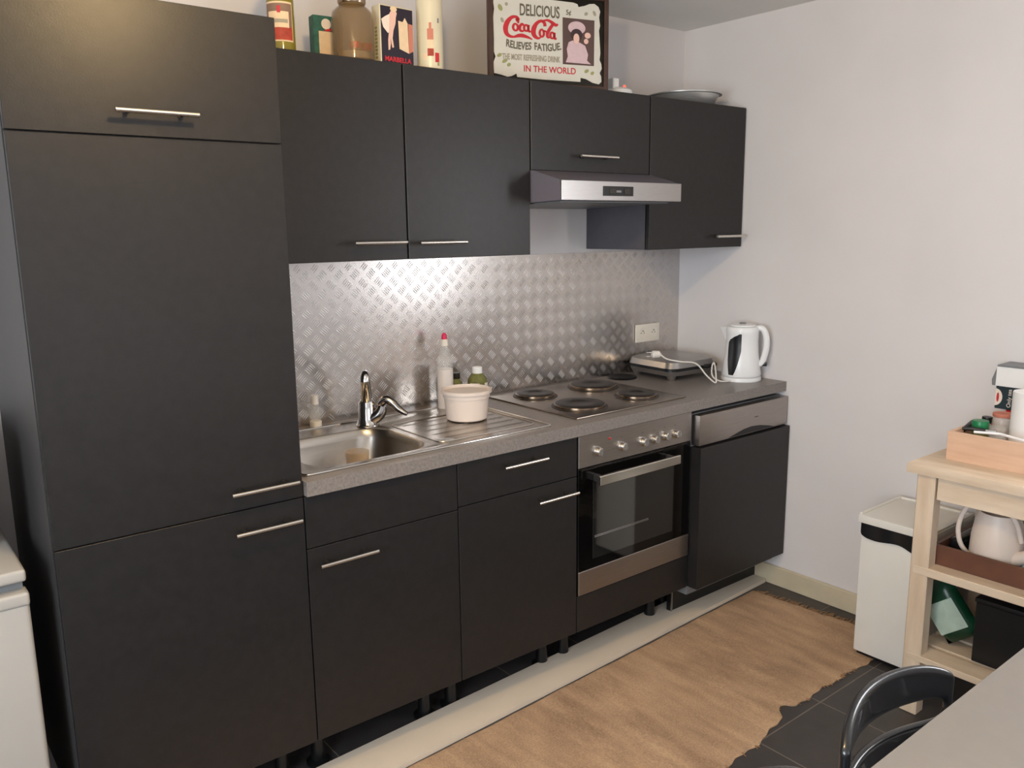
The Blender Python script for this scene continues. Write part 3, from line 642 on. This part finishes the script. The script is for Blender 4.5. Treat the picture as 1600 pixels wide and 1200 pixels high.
# framed picture, slightly turned
t = thing('framed_picture', 'walnut framed drinks advertising mirror standing on the wall cabinets', 'picture', (1.547085, -.19, zt2+.001), radians(-17.7056))
PW, PH = .4605, .322
bm = new(); fw = .017
box(bm, 0, fw, -.012, .010, 0, PH, .002, 1); box(bm, PW-fw, PW, -.012, .010, 0, PH, .002, 1); box(bm, fw, PW-fw, -.012, .010, 0, fw*.8, .002, 1); box(bm, fw, PW-fw, -.012, .010, PH-fw, PH, .002, 1)
obj('frame', bm, M['frame'], t)
bx('mirror_glass', M['mirror'], t, fw, PW-fw, -.004, .006, fw*.8, PH-fw)
out = [(.020, .040), (.045, .036), (.070, .030), (.085, .033), (.103, .042), (.106, .031), (.20, .027), (.351, .026), (.351, .040), (.372, .037), (.40, .025), (.425, .021), (.435, .030), (.434, .048), (.428, .060), (.436, .075), (.434, .092), (.427, .105), (.430, .13), (.426, .18), (.424, .205), (.428, .222), (.424, .25), (.428, .270), (.421, .285), (.405, .294), (.385, .292), (.365, .284), (.342, .279), (.338, .288), (.322, .292), (.25, .294), (.14, .295), (.11, .294), (.106, .286), (.085, .294), (.06, .299), (.035, .297), (.022, .287), (.020, .270), (.023, .25), (.019, .22), (.021, .15), (.020, .11), (.026, .095), (.018, .075), (.019, .055)]
cd = flat('white_card', M['card'], t, out, -.0045, .001)
yt = -.0062; ink, ilt, rd = M['ink'], M['inklight'], M['printred']
text('lettering_delicious', 'DELICIOUS', .050, ink, cd, (.192, yt, .252), sx=.62, ext=.0003, off=.0009, taper=lambda x: 1+1.2*abs(x))
text('lettering_price', '5¢', .024, ink, cd, (.303, yt, .257), sx=.9, ext=.0003, off=.0003)
text('lettering_relieves', 'RELIEVES', .034, ink, cd, (.112, yt, .134), (pi/2, 0.06, 0), sx=.72, ext=.0003, off=.0009, bend=2.0)
text('lettering_fatigue', 'FATIGUE.', .034, ink, cd, (.223, yt, .134), (pi/2, -.06, 0), sx=.74, ext=.0003, off=.0009, bend=2.0)
text('lettering_refreshing', 'THE MOST REFRESHING DRINK', .027, ilt, cd, (.160, yt, .096), sx=.58, ext=.0003, off=.0008)
text('lettering_world', 'IN THE WORLD', .030, rd, cd, (.231, yt, .060), sx=.95, ext=.0003, off=.0004)
# script lettering drawn with thick-thin strokes
def stroke(bm, pts, ws, k=8):
    P = [Vector((a, b, 0)) for a, b in pts]; n = len(P); Q = []; Wd = []
    for i in range(n-1):
        p0 = P[max(i-1, 0)]; p1 = P[i]; p2 = P[i+1]; p3 = P[min(i+2, n-1)]
        for s in range(k):
            u = s/k; Q.append(0.5*((2*p1)+(-p0+p2)*u+(2*p0-5*p1+4*p2-p3)*u*u+(-p0+3*p1-3*p2+p3)*u**3)); Wd.append(ws[i]*(1-u)+ws[i+1]*u)
    Q.append(P[-1]); Wd.append(ws[-1]); Lf = []; Rt = []
    for i, q in enumerate(Q):
        d = (Q[min(i+1, len(Q)-1)]-Q[max(i-1, 0)]).normalized(); nn = Vector((-d.y, d.x, 0))*Wd[i]*.66
        a, b = q+nn, q-nn; Lf.append((bm.verts.new((a.x, yt, a.y)), bm.verts.new((a.x, yt+.0008, a.y)))); Rt.append((bm.verts.new((b.x, yt, b.y)), bm.verts.new((b.x, yt+.0008, b.y))))
    for i in range(len(Q)-1):
        bm.faces.new((Lf[i][0], Lf[i+1][0], Rt[i+1][0], Rt[i][0])); bm.faces.new((Lf[i][0], Lf[i][1], Lf[i+1][1], Lf[i+1][0])); bm.faces.new((Rt[i][0], Rt[i+1][0], Rt[i+1][1], Rt[i][1]))
bm = new()
def loop(cx, cz, rx, rz, w=.007): stroke(bm, [(cx+rx*cos(a), cz+rz*sin(a)) for a in [radians(60+40*k) for k in range(10)]], [w*(.6+.4*abs(cos(radians(60+40*k)))) for k in range(10)], 4)
stroke(bm, [(.112, .218), (.108, .226), (.098, .229), (.084, .224), (.070, .208), (.064, .190), (.067, .174), (.078, .165), (.094, .163), (.112, .168), (.128, .169), (.150, .164), (.164, .158)], [.010, .008, .007, .009, .013, .014, .012, .008, .005, .009, .010, .006, .002])
stroke(bm, [(.104, .224), (.110, .216), (.112, .208)], [.009, .009, .003])
loop(.101, .195, .009, .011); 
stroke(bm, [(.132, .204), (.124, .206), (.117, .197), (.119, .186), (.128, .184), (.134, .188)], [.006, .007, .008, .007, .005, .003])
loop(.141, .195, .008, .010); stroke(bm, [(.150, .206), (.149, .195), (.152, .184), (.158, .186)], [.007, .007, .006, .003])
stroke(bm, [(.212, .205), (.210, .216), (.198, .222), (.182, .214), (.171, .198), (.168, .182), (.174, .170), (.186, .164), (.196, .168)], [.009, .009, .007, .009, .013, .014, .011, .006, .003])
stroke(bm, [(.200, .222), (.222, .226), (.240, .219), (.254, .212), (.262, .216)], [.003, .006, .009, .008, .004])
loop(.200, .182, .008, .012); stroke(bm, [(.243, .214), (.232, .200), (.222, .184), (.222, .172), (.230, .168)], [.008, .009, .009, .008, .003])
loop(.215, .179, .008, .011) if False else None
loop(.240, .177, .0075, .010); stroke(bm, [(.249, .187), (.248, .176), (.251, .166), (.257, .168)], [.007, .007, .006, .003])
stroke(bm, [(.206, .188), (.212, .190), (.218, .186)], [.004, .004, .004])
obj('script_lettering', bm, rd, cd)
for (x, z, rx, rz) in ((.045, .255, .008, .012), (.052, .215, .006, .009), (.040, .100, .010, .006), (.060, .082, .012, .006), (.075, .070, .008, .006), (.375, .064, .010, .006), (.398, .058, .008, .006), (.372, .258, .008, .006), (.405, .262, .006, .010), (.068, .268, .006, .006)):
    flat('leaf_print', M['leaf'] if z < .2 or x < .05 else ilt, cd, ell(x, z, rx, rz, 8, .5), -.0056, .0006)
pp = flat('portrait_panel', M['portrait'], cd, [(.281, .083), (.404, .083), (.405, .238), (.280, .240)], -.0056, .0008)
flat('portrait_dress', M['lilac'], pp, [(.292, .090), (.300, .110), (.296, .135), (.303, .158), (.318, .165), (.345, .160), (.368, .150), (.380, .120), (.376, .100), (.392, .088)], -.0066)
flat('portrait_hat', M['lilac'], pp, ell(.335, .208, .034, .022), -.0066)
flat('portrait_hair', M['hair'], pp, ell(.334, .185, .023, .020), -.0072)
flat('portrait_face', M['skinpink'], pp, ell(.333, .172, .0115, .017), -.0078)
flat('portrait_flower', M['skinpink'], pp, ell(.378, .185, .012, .010), -.0068); flat('portrait_flower', M['skinpink'], pp, ell(.372, .165, .009, .009), -.0068)
# white gadget with red lamp
t = thing('electronic_device', 'small white device with glowing red light behind the picture', 'device', (2.150, -.225, zt2))
mk('housing', M['white'], t, lathe, [(.058, 0), (.060, .006), (.056, .028), (.040, .038), (0, .040)], (0, 0, 0), 32)
bx('block', M['white'], t, -.045, -.012, -.02, .02, .03, .072, .003, 1)
mk('red_light', M['gadgetred'], t, lathe, [(.006, .038), (.006, .044), (.003, .048), (0, .048)], (.012, -.024, 0), 12)
# basin
bm = new(); lathe(bm, [(.0, .002), (.115, .002), (.122, .006), (.142, .044), (.155, .046), (.156, .050), (.141, .048), (.119, .008), (0, .005)], (0, 0, 0), 48)
o = obj('metal_basin', bm, M['basin']); o.location = (2.575, -.20, zt2); tag(o, 'shallow shiny metal basin on the rightmost wall cabinet', 'basin')

# ------------------------------------------------------------------ left: fridge with microwave
t = thing('fridge', 'small white fridge at the left edge of the photo', 'fridge', (-.055, 0, 0))
bx('body', M['fridge'], t, -.55, -.004, -.52, -.04, .02, .80)
bx('top_cover', M['fridge'], t, -.552, 0, -.573, -.04, .822, .85, .008, 3)
bx('recess', M['greyplastic'], t, -.545, -.006, -.545, -.05, .795, .824)
dr = bx('fridge_door', M['fridge'], t, -.55, 0, -.578, -.522, .055, .786, .012, 3)
bx('door_lip', M['fridge'], dr, -.55, .001, -.582, -.53, .768, .800, .008, 3)
for x in (-.5, -.05): mk('foot', M['black'], t, lathe, [(.02, 0), (.02, .02)], (x, -.45, 0), 14)
for x in (-.5, -.05): mk('foot', M['black'], t, lathe, [(.02, 0), (.02, .02)], (x, -.12, 0), 14)
t = thing('microwave', 'white microwave on top of the small fridge', 'microwave', (-.072, 0, .851))
bx('body', M['fridge'], t, -.46, 0, -.36, -.05, .012, .27, .006, 2)
bx('microwave_door', M['blackglass'], t, -.44, -.115, -.366, -.359, .04, .25, .002, 1)
cpn = bx('control_panel', M['fridge'], t, -.105, -.004, -.366, -.359, .03, .255, .002, 1)
for z in (.10, .19): mk('knob', M['black'], cpn, lathe, [(.018, 0), (.016, .014), (0, .015)], (-.030, -.366, z), 18, axis='y')
for x in (-.42, -.05):
    for y in (-.33, -.08): mk('foot', M['black'], t, lathe, [(.012, 0), (.012, .013)], (x, y, 0), 12)

# ------------------------------------------------------------------ right: bin and trolley
t = thing('waste_bin', 'slim white waste bin with flat lid and black liner showing', 'bin', (2.485, -1.412, .0095))
bx('body', M['binwhite'], t, 0, .285, .004, .262, .012, .475, .006, 2)
bm = new(); n_ = 60; per = rrect(-.004, .289, -.001, .266, .012, 3); P4 = []
for i in range(len(per)):
    a_, b_ = Vector(per[i]), Vector(per[(i+1) % len(per)]); m_ = max(1, int((b_-a_).length/.012))
    for k in range(m_): P4.append(a_+(b_-a_)*k/m_)
top_ = [bm.verts.new((q.x, q.y, .512)) for q in P4]; low_ = []
for i, q in enumerate(P4):
    z_ = .466-.010*sin(i*.45)-.012*max(0, sin(i*.17+1)); o_ = .003*sin(i*.9)
    c_ = Vector((.1425, .1325)); dd = (q-c_).normalized(); low_.append(bm.verts.new((q.x+dd.x*(.003+o_), q.y+dd.y*(.003+o_), z_)))
for i in range(len(P4)): bm.faces.new((top_[i], top_[(i+1) % len(P4)], low_[(i+1) % len(P4)], low_[i]))
obj('liner', bm, M['blacksoft'], t)
bx('foot_skirt', M['black'], t, .01, .275, .012, .252, 0, .014)
ld = bx('lid', M['binwhite'], t, -.008, .293, -.004, .272, .510, .540, .004, 2)
bm = new()
for a in ((-.004, .289, -.001, .010), (-.004, .289, .258, .269), (.276, .289, .010, .258)): box(bm, a[0], a[1], a[2], a[3], .538, .547, .002, 1)
obj('lid_rim', bm, M['binwhite'], ld)

tx0, tx1, ty0, ty1, tz = 2.255, 2.795, -2.02, -1.405, .842
t = thing('kitchen_trolley', 'birch kitchen trolley with two shelves beside the right wall', 'trolley', (tx0, ty0, 0))
X = tx1-tx0; Y = ty1-ty0
bx('top_board', M['birch'], t, 0, X, 0, Y, tz-.030, tz, .003, 2)
lw = .050
for lx in (.015, X-.015-lw):
    for ly in (.028, Y-.035-lw): bx('leg', M['birchz'], t, lx, lx+lw, ly, ly+lw+.006, 0, tz-.0305, .003, 1)
bx('apron', M['birch'], t, .022, .040, .08, Y-.09, tz-.105, tz-.0305, .001, 1); bx('apron', M['birch'], t, X-.04, X-.022, .08, Y-.09, tz-.105, tz-.0305, .001, 1)
bx('apron', M['birch'], t, .068, X-.068, Y-.07, Y-.052, tz-.105, tz-.0305, .001, 1)
sh = bx('shelf', M['birch'], t, .014, X-.012, .034, Y-.038, .482, .510, .002, 1)
sh2 = thing('x', '', '') ; bpy.data.objects.remove(sh2)
bm = new()
for k in range(5):
    xx = .014+k*.105; box(bm, xx, xx+.085, .034, Y-.038, .188, .210, .002, 1)
box(bm, .02, X-.02, .05, .075, .170, .189); box(bm, .02, X-.02, Y-.075, Y-.05, .170, .189)
obj('slatted_shelf', bm, M['birch'], t)
# beech box on top
t = thing('wooden_box', 'open beech box full of jars on top of the trolley', 'box', (2.385, -1.465, tz))
bm = new(); L1 = .42; D1 = .31
box(bm, 0, .012, -L1, 0, 0, .092, .001, 1); box(bm, D1-.012, D1, -L1, 0, 0, .092, .001, 1); box(bm, .012, D1-.012, -.012, 0, 0, .092); box(bm, .012, D1-.012, -L1, -L1+.012, 0, .092); box(bm, .012, D1-.012, -L1+.012, -.012, 0, .008)
obj('box_walls', bm, M['ply'], t)
def jar(x, y, z, r, h, lidm, label, glassm=None, lidh=.018, grp=None):
    j = thing('jar', label, 'jar', (x, y, z), 0, grp)
    mk('glass_body', glassm or M['glass'], j, lathe, [(.0, 0), (r*.92, 0), (r, .004), (r, h-lidh-.012), (r*.86, h-lidh), (r*.84, h-lidh), (r*.96, h-lidh-.014), (r*.94, .006), (0, .005)], (0, 0, 0), 28)
    mk('lid', lidm, j, lathe, [(r*.95, h-lidh), (r*.99, h-lidh+.002), (r*.99, h-.002), (r*.94, h), (0, h)], (0, 0, 0), 28); return j
bz = tz+.009
jar(2.50, -1.514, bz, .025, .108, M['green'], 'small jar with bright green lid in the beech box', M['herbs'], .030)
jar(2.585, -1.546, bz, .030, .125, M['printsalmon'], 'clear jar with pale red lid beside the green-lidded jar', None, .012)
jar(2.585, -1.500, bz, .016, .105, M['black'], 'little jar with black lid behind and left of the green-lidded jar', None, .02)
jar(2.500, -1.566, bz, .024, .096, M['glass'], 'clear glass jar in the beech box left of the paper roll', None, .014)
jar(2.740, -1.525, tz, .028, .118, M['red'], 'dark red lidded jar under the dark green carton', M['labelred'], .03)
jar(2.745, -1.60, tz, .030, .118, M['stand'], 'dark lidded jar behind the paper roll', M['herbs'], .03)
t = thing('cutlery', 'silver and black utensil lying across the left end of the beech box', 'utensil', (2.445, -1.52, tz+.088), radians(-75))
bm = new(); tube(bm, [(-.035, 0, .008), (.0, 0, .010), (.03, 0, .009)], [.005, .007, .006], 10); obj('handle', bm, M['black'], t)
bm = new(); tube(bm, [(.03, 0, .009), (.06, 0, .008)], [.004, .009], 10); obj('blade', bm, M['chrome'], t)
bm = new(); tube(bm, [(2.403, -1.535, tz+.099), (2.43, -1.60, tz+.100), (2.393, -1.72, tz+.0965)], .004, 8); o = obj('stirring_stick', bm, M['white']); tag(o, 'thin white stick lying across the front edge of beech box', 'stick')
bm = new(); tube(bm, [(2.47, -1.475, tz+.082), (2.53, -1.478, tz+.098), (2.62, -1.482, tz+.092)], [.008, .010, .007], 10); o = obj('black_utensil', bm, M['black']); tag(o, 'black utensil handle sticking up at back left of beech box', 'utensil')
t = thing('paper_roll', 'white kitchen paper roll standing in the beech box', 'paper roll', (2.560, -1.638, bz))
mk('paper', M['whitematt'], t, lathe, [(.022, 0), (.056, 0), (.057, .003), (.057, .207), (.056, .21), (.022, .21), (.022, 0)], (0, 0, 0), 40, cap=False)
mk('core', M['ply'], t, lathe, [(.0225, .001), (.0225, .208), (.0205, .208), (.0205, .001)], (0, 0, 0), 28, cap=False)
t = thing('tea_box', 'dark green tea carton with white oval resting on lidded jars', 'box', (2.715, -1.468, tz+.1195))
bx('carton', M['tealbox'], t, 0, .075, -.18, 0, 0, .079, .001, 1)
bm = new(); prism(bm, [(-.022*cos(radians(a)), .039+.029*sin(radians(a))) for a in range(-90, 91, 12)], -.0006, 0.0004, 'yz'); 
obj('white_oval', bm, M['printwhite'], t)
bm = new(); prism(bm, ell(-.008, .039, .004, .016), -.0012, -.0004, 'yz'); obj('red_print', bm, M['printred'], t)
text('tea_text', 'Only tea', .018, M['printwhite'], t, (-.0006, -.044, .039), (pi/2, -pi/2, -pi/2), ext=.0003)
t = thing('white_box', 'white carton with open flap lying on the dark green carton', 'box', (2.70, -1.462, tz+.199))
bx('carton', M['whitematt'], t, 0, .095, -.24, -.008, 0, .066, .001, 1)
bm = new(); prism(bm, [(-.008, 0), (-.008, .064), (.006, .02), (.004, 0)], .004, .085, 'yz'); obj('end_flap', bm, M['greyplastic'], t)
bx('lid_panel', M['greyplastic'], t, -.003, .1, -.242, -.010, .0665, .072, .001, 1)

# shelf items
t = thing('tray', 'dark brown wooden tray on the middle trolley shelf', 'tray', (2.325, -1.475, .5105))
bm = new(); box(bm, 0, .012, -.44, 0, 0, .065, .002, 1); box(bm, .36, .372, -.44, 0, 0, .065, .002, 1); box(bm, .012, .36, -.012, 0, 0, .065); box(bm, .012, .36, -.44, -.428, 0, .065); box(bm, .012, .36, -.428, -.012, 0, .006)
obj('tray_walls', bm, M['brown'], t)
t = thing('watering_can', 'white translucent watering can with big loop handle in the tray', 'watering can', (2.425, -1.625, .518))
mk('body', M['milk'], t, lathe, [(.0, 0), (.062, 0), (.070, .010), (.076, .04), (.074, .10), (.066, .150), (.056, .180), (.053, .180), (.063, .15), (.0, .140)], (0, 0, 0), 36)
bm = new(); tube(bm, [(-.02, .060, .015), (-.045, .088, .06), (-.055, .096, .12), (-.055, .078, .185), (-.05, .035, .225), (-.05, -.02, .220), (-.045, -.062, .175), (-.03, -.078, .11)], .0075, 12, smooth=6); obj('handle', bm, M['milk'], t)
bm = new(); tube(bm, [(-.02, -.06, .045), (-.03, -.10, .075), (-.035, -.15, .12), (-.04, -.19, .165)], [.026, .018, .014, .012], 14, smooth=4); obj('spout', bm, M['milk'], t)
bm = new(); box(bm, 2.53, 2.62, -1.66, -1.53, .6, .735, .02, 3); box(bm, 2.52, 2.63, -1.67, -1.55, .517, .602, .015, 2)
o = obj('green_container', bm, M['green']); tag(o, 'green container standing behind the watering can', 'container')
bm = new(); box(bm, 2.40, 2.56, -1.535, -1.493, .517, .585, .012, 3); o = obj('black_pouch', bm, M['blacksoft']); tag(o, 'black pouch in the tray left of the watering can', 'pouch')
bm = new(); lathe(bm, [(.0, 0), (.022, 0), (.024, .01), (.024, .05), (.018, .06), (0, .06)], (0, 0, 0), 24); o = obj('small_jug', bm, mat('pale_blue_plastic', (130, 160, 165), .3)); o.location = (2.368, -1.745, .5175); tag(o, 'pale blue pot in the tray right of the watering can', 'pot')
# green packet leaning, dark crate
t = thing('green_packet', 'green plastic packet with pale label leaning on the lowest trolley shelf', 'packet', (2.41, -1.475, .2115))
bm = new()
def pillow(bm, w, h, th, nu=8, nv=10):
    for sgn in (1, -1):
        g = [[bm.verts.new((sgn*th/2*(max(0, (1-(2*i/nu-1)**4)*(1-(2*j/nv-1)**4)))**.5, w*(i/nu-.5), h*j/nv)) for j in range(nv+1)] for i in range(nu+1)]
        for i in range(nu):
            for j in range(nv): bm.faces.new((g[i][j], g[i+1][j], g[i+1][j+1], g[i][j+1]))
    bmesh.ops.remove_doubles(bm, verts=bm.verts[:], dist=1e-5)
pillow(bm, .13, .20, .07); pk = obj('bag', bm, M['greendark'], t, 60); pk.rotation_euler = (radians(-38), 0, 0); pk.location = (0, -.092, .045)
bm = new(); box(bm, -.0365, -.0335, -.050, .050, .035, .135, .001, 1); lb = obj('label', bm, M['greenlabel'], pk)
t = thing('storage_crate', 'black plastic crate on the lowest trolley shelf', 'crate', (2.365, -1.605, .2115))
bm = new(); 
for a in ((0, .008, -.33, 0), (.33, .338, -.33, 0), (.008, .33, -.008, 0), (.008, .33, -.33, -.322)): box(bm, a[0], a[1], a[2], a[3], 0, .20, .002, 1)
box(bm, .008, .33, -.322, -.008, 0, .006); obj('crate_walls', bm, M['black'], t)
bx('crate_lid', M['blacksoft'], t, -.004, .342, -.334, .004, .20, .215, .004, 2)

# ------------------------------------------------------------------ foreground: table and chairs
t = thing('dining_table', 'plain light grey table top in the bottom right foreground', 'table', (.2, -3.0, 0))
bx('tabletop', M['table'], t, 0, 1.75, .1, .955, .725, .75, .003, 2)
for x in (.06, 1.64):
    for y in (.16, .85): bx('leg', M['white'], t, x, x+.05, y, y+.05, 0, .725, .003, 1)
def make_chair(loc, label):
    c = thing('chair', label, 'chair', loc, 0, 'black chairs tucked under the table')
    bm = new()
    us = [-.190, -.178, -.140, -.07, 0, .07, .140, .178, .190]; vs_ = [.575, .59, .645, .660, .704, .768, .786]
    G = {}
    for i, u in enumerate(us):
        for j, v in enumerate(vs_):
            uu = u; vv = v - .034*(abs(u)/.19)**5*(1 if v > .72 else -.1)
            y = .056*(1-(u/.19)**2) - .018
            G[i, j] = bm.verts.new((uu, y, vv))
    for i in range(len(us)-1):
        for j in range(len(vs_)-1):
            if j == 3 and 1 <= i <= 6: continue
            bm.faces.new((G[i, j], G[i+1, j], G[i+1, j+1], G[i, j+1]))
    bmesh.ops.recalc_face_normals(bm, faces=bm.faces[:])
    bk = obj('backrest', bm, M['chair'], c, 80); so = bk.modifiers.new('solid', 'SOLIDIFY'); so.thickness = .018; so.offset = 0; smoothmod(bk, 2)
    bm = new(); P = rrect(-.19, .19, -.40, -.03, .06, 5); prism(bm, P, .435, .452, 'xy'); obj('seat', bm, M['chair'], c)
    for s in (-1, 1):
        bm = new(); tube(bm, [(s*.172, -.012, .60), (s*.172, -.05, .45), (s*.185, -.38, .011)], .011, 10); obj('leg', bm, M['chromeleg'], c)
        bm = new(); tube(bm, [(s*.172, -.33, .440), (s*.185, .02, .011)], .011, 10); obj('leg', bm, M['chromeleg'], c)
    bm = new(); tube(bm, [(-.178, -.25, .2), (.178, -.25, .2)], .008, 8); obj('stretcher', bm, M['chromeleg'], c)
    return c
ch = make_chair((1.055, -1.985, 0), 'black chair at the right, its curved open backrest fully in view')
c2 = ch.copy(); COL.objects.link(c2); c2.location = (.592, -1.985, 0); c2['label'] = 'black chair at the bottom edge, only its backrest top showing'
for k in list(ch.children):
    q = k.copy(); COL.objects.link(q); q.parent = c2
